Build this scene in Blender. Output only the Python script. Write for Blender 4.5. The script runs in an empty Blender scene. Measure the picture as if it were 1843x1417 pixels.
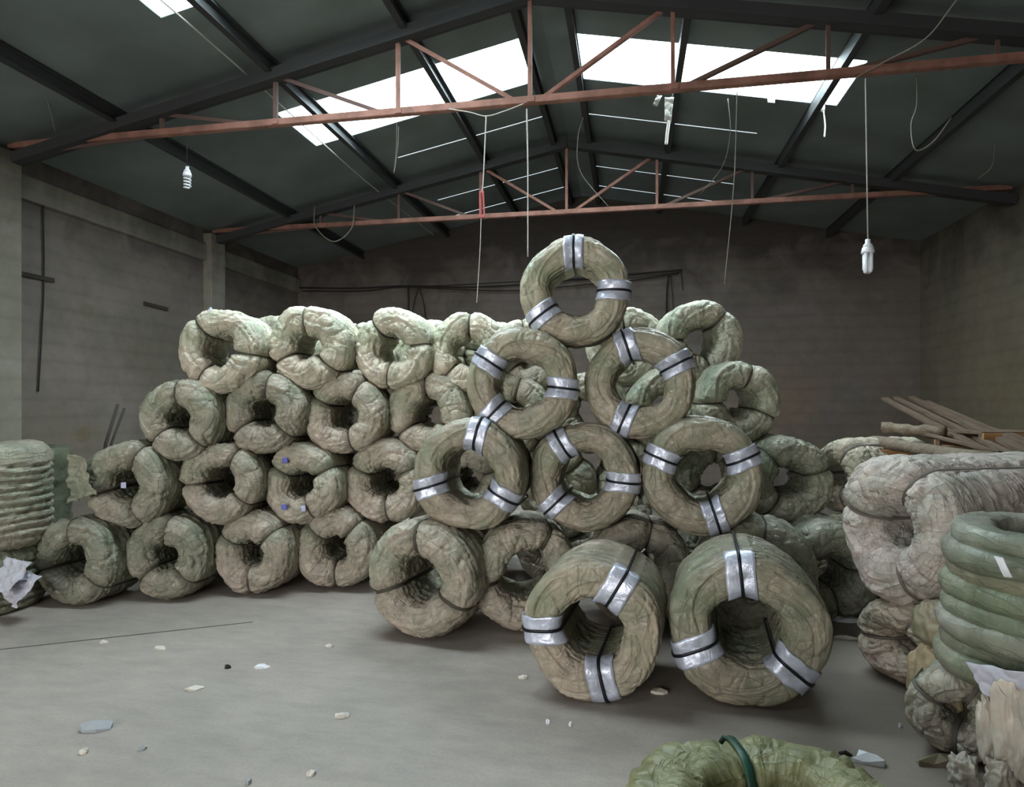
import bpy, math, random
import numpy as np
from mathutils import Vector, Matrix
S = bpy.context.scene
COL = S.collection
# ------------------------------------------------------------ camera, light, exposure
FPX, TH, EYE, HZ = 1150.0, math.radians(10.5), 1.5, 730.0
cam = bpy.data.cameras.new('camera')
cam.sensor_width = 36.0
cam.lens = FPX / 1843 * 36.0
cam.shift_y = (HZ - 708.5) / 1843
cam.clip_start = 0.05
co = bpy.data.objects.new('camera', cam)
COL.objects.link(co)
co.location = (0, 0, EYE)
co.rotation_euler = (math.radians(90), 0, TH)
S.camera = co
S.view_settings.view_transform = 'Standard'
S.view_settings.look = 'None'
S.view_settings.exposure = 0.25
S.view_settings.gamma = 1.0
S.view_settings.use_curve_mapping = False
w = bpy.data.worlds.new('overcast_sky')
S.world = w
w.use_nodes = True
bg = w.node_tree.nodes['Background']
bg.inputs[0].default_value = (0.80, 0.92, 1.0, 1)
bg.inputs[1].default_value = 1.6


def area(name, loc, rot, sx, sy, power, color):
    l = bpy.data.lights.new(name, 'AREA')
    l.shape = 'RECTANGLE'
    l.size, l.size_y, l.energy, l.color = sx, sy, power, color
    o = bpy.data.objects.new(name, l)
    COL.objects.link(o)
    o.location = loc
    o.rotation_euler = rot
    return o


SL = math.atan(0.2)
SKY = (0.93, 0.98, 1.0)
# overcast daylight arriving just above the two roof lights, and through the gate behind the camera
area('skylight_daylight', (-2.25, 6.55, 5.05), (0, -SL, 0), 3.0, 0.9, 215, SKY)
area('skylight_daylight', (0.78, 6.55, 5.02), (0, SL, 0), 2.7, 0.9, 195, SKY)
area('skylight_daylight', (-2.2, 3.98, 5.05), (0, -SL, 0), 2.9, 0.85, 170, SKY)
area('skylight_daylight', (-2.2, -1.5, 5.05), (0, -SL, 0), 2.9, 0.85, 60, SKY)
area('gate_daylight', (-3.2, -4.4, 1.45), (math.radians(90), 0, math.radians(-12)), 4.0, 2.8, 250, (1.0, 0.955, 0.90))

random.seed(4)
# ------------------------------------------------------------ projection helpers (a pixel and a distance give a world point)
CF = Vector((-math.sin(TH), math.cos(TH), 0))
CR = Vector((math.cos(TH), math.sin(TH), 0))
CU = Vector((0, 0, 1))


def ray(px, py):
    return CF + CR * ((px - 921.5) / FPX) + CU * ((HZ - py) / FPX)


def P(px, py, D):
    return ray(px, py) * D + Vector((0, 0, EYE))


def Fl(px, py, z=0.0):
    r = ray(px, py)
    return r * ((z - EYE) / r.z) + Vector((0, 0, EYE))


def PY(px, py, Y):
    r = ray(px, py)
    return r * (Y / r.y) + Vector((0, 0, EYE))


# ------------------------------------------------------------ numpy noise
def _h(ix, iy, iz, s):
    n = (ix * 374761393 + iy * 668265263 + iz * 2147483647 + s * 974634777).astype(np.int64) & 0xffffffff
    n = ((n ^ (n >> 13)) * 1274126177) & 0xffffffff
    n = ((n ^ (n >> 15)) * 2246822519) & 0xffffffff
    return (n ^ (n >> 16)) & 0xffff


def noise(Q, s=0):
    i = np.floor(Q).astype(np.int64)
    f = Q - i
    u = f * f * f * (f * (f * 6 - 15) + 10)
    r = 0
    for dx in (0, 1):
        for dy in (0, 1):
            for dz in (0, 1):
                h = _h(i[:, 0] + dx, i[:, 1] + dy, i[:, 2] + dz, s)
                a = h * (2 * math.pi / 65536.0)
                b = ((h * 7919) & 0xffff) / 32768.0 - 1
                c = np.sqrt(np.maximum(0, 1 - b * b))
                g = (c * np.cos(a)) * (f[:, 0] - dx) + (c * np.sin(a)) * (f[:, 1] - dy) + b * (f[:, 2] - dz)
                wx = u[:, 0] if dx else 1 - u[:, 0]
                wy = u[:, 1] if dy else 1 - u[:, 1]
                wz = u[:, 2] if dz else 1 - u[:, 2]
                r = r + g * wx * wy * wz
    return r * 1.6


def ridge(Q, s=0, p=3.0):
    return (1 - np.minimum(1, np.abs(noise(Q, s)) * 2.2)) ** p


def crumple(Q, s, amp=1.0):
    """crinkled cloth: sharp folds of several sizes, warped (metres)"""
    W = Q + 0.05 * np.stack([noise(Q * 7, s + 1), noise(Q * 7, s + 2), noise(Q * 7, s + 3)], 1)
    a = ridge(W * 6.5, s + 4, 5) * 0.010
    b = ridge(W * 13, s + 5, 4) * 0.006
    c = ridge(W * 27, s + 6, 3) * 0.003
    m = 0.6 + 0.6 * noise(Q * 4, s + 7)
    return amp * (-(a + b * m) + c * m + 0.012 * noise(Q * 3.5, s + 8))


# ------------------------------------------------------------ materials
def mat(name, color, rough=0.8, metal=0.0, spec=0.3):
    m = bpy.data.materials.new(name)
    m.use_nodes = True
    b = m.node_tree.nodes['Principled BSDF']
    b.inputs['Base Color'].default_value = (*color, 1)
    b.inputs['Roughness'].default_value = rough
    b.inputs['Metallic'].default_value = metal
    b.inputs['Specular IOR Level'].default_value = spec
    return m


class NT:
    def __init__(s, m):
        s.t = m.node_tree
        s.b = s.t.nodes['Principled BSDF']
        s.tc = s.t.nodes.new('ShaderNodeTexCoord')

    def n(s, k, **kw):
        nd = s.t.nodes.new('ShaderNode' + k)
        for a, v in kw.items():
            setattr(nd, a, v)
        return nd

    def l(s, a, b):
        s.t.links.new(a, b)

    def noise(s, scale, detail=4, vec=None, rough=0.55, dist=0.0):
        nd = s.n('TexNoise')
        nd.inputs['Scale'].default_value = scale
        nd.inputs['Detail'].default_value = detail
        nd.inputs['Roughness'].default_value = rough
        nd.inputs['Distortion'].default_value = dist
        s.l(vec or s.tc.outputs['Object'], nd.inputs['Vector'])
        return nd.outputs[0]

    def ramp(s, x, stops):
        r = s.n('ValToRGB')
        e = r.color_ramp.elements
        while len(e) < len(stops):
            e.new(0.5)
        for q, (p, c) in zip(e, stops):
            q.position = p
            q.color = (*c, 1) if len(c) == 3 else c
        s.l(x, r.inputs[0])
        return r.outputs[0]

    def mix(s, f, a, b, mode='MIX'):
        m = s.n('Mix', data_type='RGBA', blend_type=mode)
        for k, v in ((0, f), (6, a), (7, b)):
            if hasattr(v, 'is_linked'):
                s.l(v, m.inputs[k])
            else:
                m.inputs[k].default_value = v if k == 0 else (*v, 1)
        return m.outputs[2]

    def mapping(s, scale):
        mp = s.n('Mapping')
        mp.inputs['Scale'].default_value = scale
        s.l(s.tc.outputs['Object'], mp.inputs[0])
        return mp.outputs[0]

    def bump(s, h, strength=0.5, dist=0.01, prev=None):
        b = s.n('Bump')
        b.inputs['Strength'].default_value = strength
        b.inputs['Distance'].default_value = dist
        s.l(h, b.inputs['Height'])
        if prev:
            s.l(prev, b.inputs['Normal'])
        return b.outputs[0]


def wrap_mat(name, c1, c2, c3, rough=0.55, bumpk=1.0, spec=0.35):
    m = mat(name, c1, rough, 0, spec)
    t = NT(m)
    uv = t.tc.outputs['UV']

    def lines(sx, sy, rot, warp, lo, hi):
        mp = t.n('Mapping')
        mp.inputs['Scale'].default_value = (sx, sy, 1)
        mp.inputs['Rotation'].default_value = (0, 0, rot)
        t.l(uv, mp.inputs[0])
        nz = t.noise(1.0, 3, vec=mp.outputs[0], rough=0.45, dist=warp)
        s1 = t.n('Math', operation='SUBTRACT')
        t.l(nz, s1.inputs[0])
        s1.inputs[1].default_value = 0.5
        ab = t.n('Math', operation='ABSOLUTE')
        t.l(s1.outputs[0], ab.inputs[0])
        return t.ramp(ab.outputs[0], [(0.0, (0, 0, 0)), (lo, (0.55,) * 3), (hi, (1,) * 3)])
    g1 = t.noise(2.6, 5)
    col = t.ramp(g1, [(0.38, c2), (0.5, c1), (0.62, c3)])
    g2 = t.noise(11, 6, dist=0.6)
    col = t.mix(0.55, col, t.ramp(g2, [(0.3, (0.62, 0.62, 0.62)), (0.7, (1.3, 1.28, 1.22))]), 'MULTIPLY')
    info = t.n('ObjectInfo')
    col = t.mix(1.0, col, info.outputs['Color'], 'MULTIPLY')
    hs = None
    masks = []
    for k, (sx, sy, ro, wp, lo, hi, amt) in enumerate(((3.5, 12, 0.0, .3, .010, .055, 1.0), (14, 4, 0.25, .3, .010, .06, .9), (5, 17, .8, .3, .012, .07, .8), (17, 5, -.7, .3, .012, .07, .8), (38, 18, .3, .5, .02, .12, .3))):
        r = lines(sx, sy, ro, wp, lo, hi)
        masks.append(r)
        ma = t.n('Math', operation='MULTIPLY')
        t.l(r, ma.inputs[0])
        ma.inputs[1].default_value = amt * (1 if k == 0 else bumpk)
        if hs is None:
            hs = ma.outputs[0]
        else:
            a2 = t.n('Math', operation='ADD')
            t.l(hs, a2.inputs[0])
            t.l(ma.outputs[0], a2.inputs[1])
            hs = a2.outputs[0]
    vn = t.noise(38, 5, rough=0.7, dist=1.0)
    b1 = t.bump(hs, 0.8, 0.0065 * bumpk)
    b2 = t.bump(vn, 0.3 * bumpk, 0.006, b1)
    t.l(b2, t.b.inputs['Normal'])
    # shade of the sharpest folds painted into the colour as dark lines
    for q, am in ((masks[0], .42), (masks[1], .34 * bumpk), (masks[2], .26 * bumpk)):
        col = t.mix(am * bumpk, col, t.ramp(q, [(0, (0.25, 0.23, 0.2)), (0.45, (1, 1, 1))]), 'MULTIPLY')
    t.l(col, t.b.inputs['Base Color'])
    return m


M = {}
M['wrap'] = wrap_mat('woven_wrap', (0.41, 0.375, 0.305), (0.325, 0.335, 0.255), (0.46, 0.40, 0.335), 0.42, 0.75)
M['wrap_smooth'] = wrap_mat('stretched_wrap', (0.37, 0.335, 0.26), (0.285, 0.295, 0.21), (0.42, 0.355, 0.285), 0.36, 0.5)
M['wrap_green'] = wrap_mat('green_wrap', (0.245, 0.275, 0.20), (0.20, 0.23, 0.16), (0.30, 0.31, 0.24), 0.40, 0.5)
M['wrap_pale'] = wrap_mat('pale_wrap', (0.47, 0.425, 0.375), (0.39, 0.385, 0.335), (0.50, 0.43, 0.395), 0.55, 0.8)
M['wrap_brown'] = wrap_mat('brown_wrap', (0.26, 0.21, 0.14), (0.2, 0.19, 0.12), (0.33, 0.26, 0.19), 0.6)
M['strap'] = mat('black_strap', (0.012, 0.013, 0.018), 0.4)
M['tie'] = mat('dark_tie', (0.085, 0.078, 0.06), 0.7)
M['gstrap'] = mat('green_strap', (0.02, 0.07, 0.045), 0.4)
m = mat('silver_pad', (0.66, 0.69, 0.80), 0.36, 0.35, 0.6)
t = NT(m)
t.l(t.ramp(t.noise(9, 5, dist=0.8), [(0.3, (0.38, 0.40, 0.47)), (0.62, (0.70, 0.74, 0.88))]), t.b.inputs['Base Color'])
t.l(t.bump(t.noise(16, 4, dist=1.5), 0.5, 0.01), t.b.inputs['Normal'])
M['pad'] = m
M['label_paper'] = mat('blue_white_paper', (0.5, 0.52, 0.72), 0.5)
M['blue'] = mat('blue_tag', (0.14, 0.14, 0.5), 0.5)

m = mat('concrete_floor', (0.36, 0.33, 0.30), 0.62, 0, 0.35)
t = NT(m)
a = t.noise(0.55, 6, dist=0.4)
col = t.ramp(a, [(0.36, (0.315, 0.280, 0.25)), (0.5, (0.36, 0.318, 0.285)), (0.66, (0.41, 0.355, 0.315))])
col = t.mix(0.5, col, t.ramp(t.noise(4, 8, vec=t.mapping((1, 2.4, 1)), rough=0.65), [(0.32, (0.72, 0.72, 0.72)), (0.66, (1.15, 1.14, 1.1))]), 'MULTIPLY')
sep = t.n('SeparateXYZ')
t.l(t.tc.outputs['Object'], sep.inputs[0])
ax_ = t.n('Math', operation='MULTIPLY_ADD')
t.l(t.noise(1.1, 6, dist=0.5), ax_.inputs[0])
ax_.inputs[1].default_value = 2.6
t.l(sep.outputs[0], ax_.inputs[2])
mr_ = t.n('MapRange')
t.l(ax_.outputs[0], mr_.inputs[0])
mr_.inputs[1].default_value, mr_.inputs[2].default_value = 1.1, 2.3
mr_.inputs[3].default_value, mr_.inputs[4].default_value = 0.0, 0.75
# brown floor at the right of the shed, its shade mixed into the colour
col = t.mix(mr_.outputs[0], col, (0.17, 0.137, 0.105))
col = t.mix(0.35, col, t.ramp(t.noise(60, 4), [(0.25, (0.7, 0.7, 0.7)), (0.55, (1.05, 1.05, 1.05))]), 'MULTIPLY')
t.l(col, t.b.inputs['Base Color'])
t.l(t.ramp(a, [(0.35, (0.55,) * 3), (0.65, (0.75,) * 3)]), t.b.inputs['Roughness'])
t.l(t.bump(t.noise(14, 8), 0.18, 0.01), t.b.inputs['Normal'])
M['floor'] = m


def wall_mat(name, c1, c2, c3, low):
    m = mat(name, c1, 0.9, 0, 0.15)
    t = NT(m)
    col = t.ramp(t.noise(0.9, 7, dist=0.6), [(0.34, c2), (0.5, c1), (0.66, c3)])
    # warm rain staining towards the foot of the wall, darker towards the eaves
    sep = t.n('SeparateXYZ')
    t.l(t.tc.outputs['Object'], sep.inputs[0])
    mr = t.n('MapRange')
    t.l(sep.outputs[2], mr.inputs[0])
    mr.inputs[1].default_value, mr.inputs[2].default_value = 3.3, 1.2
    ma = t.n('Math', operation='MULTIPLY')
    t.l(mr.outputs[0], ma.inputs[0])
    t.l(t.ramp(t.noise(0.7, 5, dist=0.3), [(0.35, (0, 0, 0)), (0.6, (1, 1, 1))]), ma.inputs[1])
    col = t.mix(ma.outputs[0], col, low)
    ad = t.n('Math', operation='ADD')
    t.l(sep.outputs[2], ad.inputs[0])
    ns = t.n('Math', operation='MULTIPLY')
    t.l(t.noise(1.6, 5, dist=1.0), ns.inputs[0])
    ns.inputs[1].default_value = 1.6
    t.l(ns.outputs[0], ad.inputs[1])
    col = t.mix(1.0, col, t.ramp(ad.outputs[0], [(0, (1, 1, 1)), (1, (1, 1, 1))]), 'MULTIPLY')
    mr2 = t.n('MapRange')
    t.l(ad.outputs[0], mr2.inputs[0])
    mr2.inputs[1].default_value, mr2.inputs[2].default_value = 4.1, 5.0
    col = t.mix(mr2.outputs[0], col, tuple(0.35 * x for x in c1))
    # faint block courses showing through the render coat
    br = t.n('TexWave', wave_type='BANDS', bands_direction='Z')
    br.inputs['Scale'].default_value = 1.6
    br.inputs['Distortion'].default_value = 1.2
    br.inputs['Detail'].default_value = 3
    t.l(t.tc.outputs['Object'], br.inputs['Vector'])
    col = t.mix(0.16, col, t.ramp(br.outputs[0], [(0.0, (0.55,) * 3), (0.25, (1.0,) * 3), (1, (1.1,) * 3)]), 'MULTIPLY')
    col = t.mix(0.5, col, t.ramp(t.noise(6, 8, rough=0.7), [(0.3, (0.75,) * 3), (0.7, (1.18,) * 3)]), 'MULTIPLY')
    t.l(col, t.b.inputs['Base Color'])
    t.l(t.bump(t.noise(20, 8, rough=0.7), 0.25, 0.01), t.b.inputs['Normal'])
    return m


M['wall'] = wall_mat('rendered_wall', (0.175, 0.148, 0.13), (0.14, 0.12, 0.105), (0.205, 0.172, 0.158), (0.22, 0.155, 0.115))
M['wall_left'] = wall_mat('rendered_wall_left', (0.19, 0.165, 0.145), (0.145, 0.133, 0.105), (0.225, 0.19, 0.165), (0.19, 0.158, 0.125))
M['wall_right'] = wall_mat('rendered_wall_right', (0.17, 0.15, 0.115), (0.125, 0.115, 0.085), (0.2, 0.165, 0.12), (0.18, 0.14, 0.09))
M['pillar'] = wall_mat('concrete_pillar', (0.26, 0.24, 0.19), (0.2, 0.19, 0.15), (0.31, 0.29, 0.25), (0.24, 0.22, 0.17))
m = mat('roof_sheet', (0.095, 0.115, 0.11), 0.5, 0, 0.4)
t = NT(m)
t.l(t.ramp(t.noise(1.3, 5), [(0.35, (0.105, 0.125, 0.118)), (0.65, (0.155, 0.182, 0.18))]), t.b.inputs['Base Color'])
t.l(t.bump(t.noise(3, 3), 0.2, 0.03), t.b.inputs['Normal'])
M['roof'] = m
M['purlin'] = mat('dark_steel', (0.035, 0.036, 0.036), 0.6)
m = mat('rusty_steel', (0.26, 0.11, 0.08), 0.7)
t = NT(m)
t.l(t.ramp(t.noise(5, 6), [(0.35, (0.16, 0.078, 0.055)), (0.6, (0.27, 0.13, 0.098))]), t.b.inputs['Base Color'])
M['rust'] = m
m = mat('shaded_rusty_steel', (0.1, 0.06, 0.05), 0.7)  # rust of the outer truss members, their shade put into the colour
M['rust_shaded'] = m
# translucent roof light
m = bpy.data.materials.new('translucent_sheet')
m.use_nodes = True
nt = m.node_tree
nt.nodes.clear()
out = nt.nodes.new('ShaderNodeOutputMaterial')
mx = nt.nodes.new('ShaderNodeMixShader')
mx.inputs[0].default_value = 0.25
tr = nt.nodes.new('ShaderNodeBsdfTransparent')
tr.inputs[0].default_value = (0.93, 0.98, 1, 1)
tl = nt.nodes.new('ShaderNodeBsdfTranslucent')
tl.inputs[0].default_value = (0.85, 0.95, 0.97, 1)
nt.links.new(tr.outputs[0], mx.inputs[1])
nt.links.new(tl.outputs[0], mx.inputs[2])
nt.links.new(mx.outputs[0], out.inputs[0])
M['pane'] = m
M['white'] = mat('white_plastic', (0.75, 0.76, 0.8), 0.4, 0, 0.5)
M['sheet'] = mat('lilac_white_plastic', (0.50, 0.49, 0.55), 0.45, 0, 0.4)
M['film'] = mat('dirty_film', (0.3, 0.29, 0.26), 0.6)
M['paper'] = mat('pale_scrap', (0.62, 0.58, 0.52), 0.7)
M['bluegrey'] = mat('grey_rag', (0.33, 0.35, 0.37), 0.8)
M['rope'] = mat('pale_rope', (0.42, 0.4, 0.36), 0.8)
M['cable'] = mat('thin_cable', (0.2, 0.18, 0.15), 0.7)
M['dark'] = mat('dark_cable', (0.025, 0.022, 0.02), 0.6)
M['hole_rod'] = mat('dark_hole_and_rod', (0.05, 0.042, 0.035), 0.9)  # dark brown of the rods, also the painted shade in the scaffold holes
M['red'] = mat('red_handle', (0.4, 0.08, 0.08), 0.6)
m = mat('old_wood', (0.25, 0.18, 0.12), 0.8)
t = NT(m)
t.l(t.ramp(t.noise(3, 8, vec=t.mapping((1, 14, 14)), rough=0.7), [(0.3, (0.08, 0.055, 0.038)), (0.7, (0.20, 0.14, 0.10))]), t.b.inputs['Base Color'])
t.l(t.bump(t.noise(6, 8, vec=t.mapping((1, 14, 14))), 0.4, 0.01), t.b.inputs['Normal'])
M['wood'] = m
m = mat('brown_roll', (0.19, 0.145, 0.10), 0.75)
t = NT(m)
t.l(t.ramp(t.noise(7, 8, dist=1.5, rough=0.7), [(0.3, (0.12, 0.09, 0.06)), (0.7, (0.27, 0.215, 0.155))]), t.b.inputs['Base Color'])
t.l(t.bump(t.noise(12, 7, dist=2.0), 0.8, 0.02), t.b.inputs['Normal'])
M['pole'] = m
m = mat('orange_wood', (0.42, 0.21, 0.08), 0.75)
t = NT(m)
t.l(t.ramp(t.noise(4, 6, vec=t.mapping((1, 8, 8))), [(0.3, (0.28, 0.14, 0.06)), (0.7, (0.5, 0.27, 0.12))]), t.b.inputs['Base Color'])
M['orange'] = m


# ------------------------------------------------------------ mesh helpers
def npmesh(name, V, Fq, mt, smooth=True):
    me = bpy.data.meshes.new(name)
    V = np.asarray(V, dtype=np.float32)
    Fq = np.asarray(Fq, dtype=np.int32)
    k = Fq.shape[1]
    me.vertices.add(len(V))
    me.vertices.foreach_set('co', V.ravel())
    me.loops.add(Fq.size)
    me.loops.foreach_set('vertex_index', Fq.ravel())
    me.polygons.add(len(Fq))
    me.polygons.foreach_set('loop_start', np.arange(0, Fq.size, k, dtype=np.int32))
    me.update(calc_edges=True)
    me.validate()
    me.polygons.foreach_set('use_smooth', np.full(len(me.polygons), smooth))
    me.materials.append(mt)
    return me


def link(name, me, parent=None):
    o = bpy.data.objects.new(name, me)
    COL.objects.link(o)
    if parent is not None:
        o.parent = parent
    return o


def tag(o, label=None, cat=None, group=None, kind=None):
    for k, v in (('label', label), ('category', cat), ('group', group), ('kind', kind)):
        if v:
            o[k] = v
    return o


def empty(name, loc, label, cat, group=None, rot=(0, 0, 0)):
    o = bpy.data.objects.new(name, None)
    o.empty_display_size = 0.1
    COL.objects.link(o)
    o.location = loc
    o.rotation_euler = rot
    return tag(o, label, cat, group)


class MB:
    def __init__(s):
        s.v, s.f = [], []

    def hexa(s, c):
        b = len(s.v)
        s.v += [tuple(x) for x in c]
        s.f += [tuple(b + i for i in q) for q in ((0, 3, 2, 1), (4, 5, 6, 7), (0, 1, 5, 4), (1, 2, 6, 5), (2, 3, 7, 6), (3, 0, 4, 7))]
        return s

    def box(s, x0, x1, y0, y1, z0, z1):
        return s.hexa([(x0, y0, z0), (x1, y0, z0), (x1, y1, z0), (x0, y1, z0), (x0, y0, z1), (x1, y0, z1), (x1, y1, z1), (x0, y1, z1)])

    def bar(s, a, b, w_, h, up=(0, 0, 1)):
        a, b = Vector(a), Vector(b)
        d = (b - a).normalized()
        up = Vector(up)
        if abs(d.dot(up)) > 0.99:
            up = Vector((0, 1, 0))
        x = d.cross(up).normalized() * (w_ / 2)
        y = x.cross(d).normalized() * (h / 2)
        return s.hexa([a - x - y, a + x - y, a + x + y, a - x + y, b - x - y, b + x - y, b + x + y, b - x + y])

    def angle(s, a, b, w_, th=0.008, flip=1):
        """steel angle section: two thin legs"""
        a, b = Vector(a), Vector(b)
        d = (b - a).normalized()
        up = Vector((0, 1, 0))
        z = d.cross(up).normalized() * flip
        s.bar(a + up * (w_ / 2), b + up * (w_ / 2), w_, th, up=z)
        s.bar(a + z * (w_ / 2), b + z * (w_ / 2), th, w_, up=z)
        return s

    def tube(s, pts, r, n=8, closed=False):
        pts = [Vector(p) for p in pts]
        N = len(pts)
        rr = r if isinstance(r, (list, tuple)) else [r] * N
        b = len(s.v)
        for i, p in enumerate(pts):
            if closed:
                d = (pts[(i + 1) % N] - pts[i - 1]).normalized()
            else:
                d = (pts[min(i + 1, N - 1)] - pts[max(i - 1, 0)]).normalized()
            u = d.cross(Vector((0.13, 0.31, 0.94)))
            if u.length < 0.05:
                u = d.cross(Vector((1, 0, 0)))
            u.normalize()
            v = d.cross(u)
            for k in range(n):
                a = 2 * math.pi * k / n
                s.v.append(tuple(p + (u * math.cos(a) + v * math.sin(a)) * rr[i]))
        for i in range(N if closed else N - 1):
            j = (i + 1) % N
            for k in range(n):
                s.f.append((b + i * n + k, b + i * n + (k + 1) % n, b + j * n + (k + 1) % n, b + j * n + k))
        if not closed:
            s.f.append(tuple(b + k for k in range(n - 1, -1, -1)))
            s.f.append(tuple(b + (N - 1) * n + k for k in range(n)))
        return s

    def build(s, name, mt, parent=None, smooth=False, bevel=0.0):
        me = bpy.data.meshes.new(name)
        me.from_pydata(s.v, [], s.f)
        me.update()
        for p in me.polygons:
            p.use_smooth = smooth
        me.materials.append(mt)
        o = link(name, me, parent)
        if bevel:
            b = o.modifiers.new('bevel', 'BEVEL')
            b.width = bevel
            b.segments = 2
        return o


def struct(o):
    o['kind'] = 'structure'
    return o


# ------------------------------------------------------------ the shed
XL, XR, XM, YB, YF = -6.1, 4.46, -0.82, 11.0, -4.2
EAVE, APEX = 4.06, 5.12


def roofz(x):
    return APEX - 0.2 * abs(x - XM)


fl = struct(MB().box(XL - 0.2, XR + 0.2, YF - 0.2, YB + 0.2, -0.2, 0).build('floor', M['floor']))
wb = MB()
for y0, y1 in ((YB, YB + 0.2),):
    b = len(wb.v)
    wb.v += [(XL - .2, y0, 0), (XR + .2, y0, 0), (XR + .2, y0, roofz(XR) - .02), (XM, y0, APEX - .02), (XL - .2, y0, roofz(XL) - .02)]
    wb.v += [(x, y1, z) for x, _, z in wb.v[b:b + 5]]
    wb.f += [(b, b + 1, b + 2, b + 3, b + 4), (b + 9, b + 8, b + 7, b + 6, b + 5)] + [(b + i, b + 5 + i, b + 5 + (i + 1) % 5, b + (i + 1) % 5) for i in range(5)]
wall_back = struct(wb.build('wall_back', M['wall']))
wl = struct(MB().box(XL - .2, XL, YF, YB, 0, roofz(XL)).build('wall_left', M['wall_left']))
wr = struct(MB().box(XR, XR + .2, YF, YB, 0, roofz(XR)).build('wall_right', M['wall_right']))
# gate wall behind the camera, with its opening
wf = struct(MB().box(XL, -5.2, YF - .2, YF, 0, 4.0).box(-1.2, XR, YF - .2, YF, 0, 4.0).box(-5.2, -1.2, YF - .2, YF, 2.95, 4.0)
            .hexa([(XL, YF - .2, 4.0), (XR, YF - .2, 4.0), (XR, YF, 4.0), (XL, YF, 4.0), (XM - .1, YF - .2, APEX), (XM + .1, YF - .2, APEX), (XM + .1, YF, APEX), (XM - .1, YF, APEX)])
            .build('wall_front', M['wall']))
# pillars and ring beam of the left wall
for y in (-1.0, 2.0, 5.05, 8.3):
    MB().box(XL, XL + 0.14, y, y + 0.32, 0, EAVE - .06).build('pillar', M['pillar'], wl, bevel=0.008)
MB().box(XL, XL + 0.06, YF, YB, 3.60, 3.84).build('ring_beam', M['pillar'], wl)
for y in (3.6, 6.9):
    MB().box(XR - 0.16, XR, y, y + 0.34, 0, EAVE - .1).build('pillar', M['wall_right'], wr, bevel=0.008)
# scaffold holes in the render, each a dark bar coloured as the hole's shade
for (a, b_) in (((33, 492), (95, 505)), ((258, 546), (300, 557))):
    def onL(q):
        r = ray(*q)
        return r * (XL / r.x) + Vector((0, 0, EYE))
    A, B = onL(a), onL(b_)
    MB().bar(A + Vector((0.0, 0, 0)), B + Vector((0.0, 0, 0)), 0.05, 0.045).build('scaffold_hole', M['hole_rod'], wl)
# wall patches (old plugged holes)
for (px, py, r) in ((157, 560, 0.10), (150, 782, 0.09)):
    c = onL((px, py))
    v, f = [(0.012, 0, 0)], []
    for k in range(14):
        a = 2 * math.pi * k / 14
        rr = r * (0.85 + 0.25 * random.random())
        v.append((0.003, rr * 1.1 * math.cos(a), rr * math.sin(a)))
    for k in range(14):
        f.append((0, 1 + k, 1 + (k + 1) % 14))
    mb = MB()
    mb.v, mb.f = [tuple(c + Vector(q)) for q in v], f
    mb.build('plug', M['wall_right'], wl)

# roof: sheets laid side by side down both slopes, with the slits and roof lights between them
ceil = bpy.data.objects.new('ceiling', None)
COL.objects.link(ceil)
struct(ceil)


def slab(x0, x1, y0, y1, dz=0.0, th=0.008):
    z0, z1 = roofz(x0) + dz, roofz(x1) + dz
    return MB().hexa([(x0, y0, z0), (x1, y0, z1), (x1, y1, z1), (x0, y1, z0), (x0, y0, z0 + th), (x1, y0, z1 + th), (x1, y1, z1 + th), (x0, y1, z0 + th)])


LXa, LXb, RXa, RXb = -6.3, -0.98, -0.52, 4.66
edges = [-4.4, -3.5, -2.6, -1.95, -1.05, -0.15, 0.75, 1.65, 2.6, 3.55, 4.45, 5.27, 6.12, 6.98, 7.82, 8.70, 9.55, 10.41, 11.2]
slit = {7.82: 0.026, 9.55: 0.03, 10.41: 0.034}
for i in range(len(edges) - 1):
    y0, y1 = edges[i], edges[i + 1]
    g = slit.get(y0, 0)
    if y0 in (-1.95, 3.55, 6.12):
        slab(LXa, -3.64, y0, y1).build('roof_sheet', M['roof'], ceil)
        if y0 == 6.12:
            slab(2.06, RXb, y0, y1).build('roof_sheet', M['roof'], ceil)
        else:
            slab(RXa, RXb, y0, y1).build('roof_sheet', M['roof'], ceil)
    else:
        if g > 0.005:
            # slit open only along the upper part of the slope, the lap closes further down
            slab(LXa, -2.95, y0 - 0.0, y1).build('roof_sheet', M['roof'], ceil)
            slab(-2.95, LXb, y0 + g, y1).build('roof_sheet', M['roof'], ceil)
            slab(1.45, RXb, y0, y1).build('roof_sheet', M['roof'], ceil)
            slab(RXa, 1.45, y0 + g, y1).build('roof_sheet', M['roof'], ceil)
        else:
            slab(LXa, LXb, y0 + g, y1).build('roof_sheet', M['roof'], ceil)
            slab(RXa, RXb, y0 + g, y1).build('roof_sheet', M['roof'], ceil)
slab(LXb, XM, -4.4, 11.2, 0.0).build('ridge_cap', M['roof'], ceil)
slab(XM, RXa, -4.4, 11.2, 0.0).build('ridge_cap', M['roof'], ceil)
# purlins (channel section: web and two lips)
for x in (-4.82, -3.22, -1.95, -1.02, -0.55, 0.45, 1.82, 3.1):
    zt = roofz(x)
    MB().box(x - .012, x + .012, YF, YB, zt - .13, zt - .004).box(x - .012, x + .05, YF, YB, zt - .14, zt - .128).box(x - .012, x + .05, YF, YB, zt - .022, zt - .012).build('purlin', M['purlin'], ceil)
for x, mt in ((-3.32, 'rope'),):
    MB().tube([(x - .12, y, roofz(x - .12) - .10 - .03 * math.sin(y)) for y in np.linspace(3.0, 10.9, 20)], 0.007, 6).build('conduit', M[mt], ceil)


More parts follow.
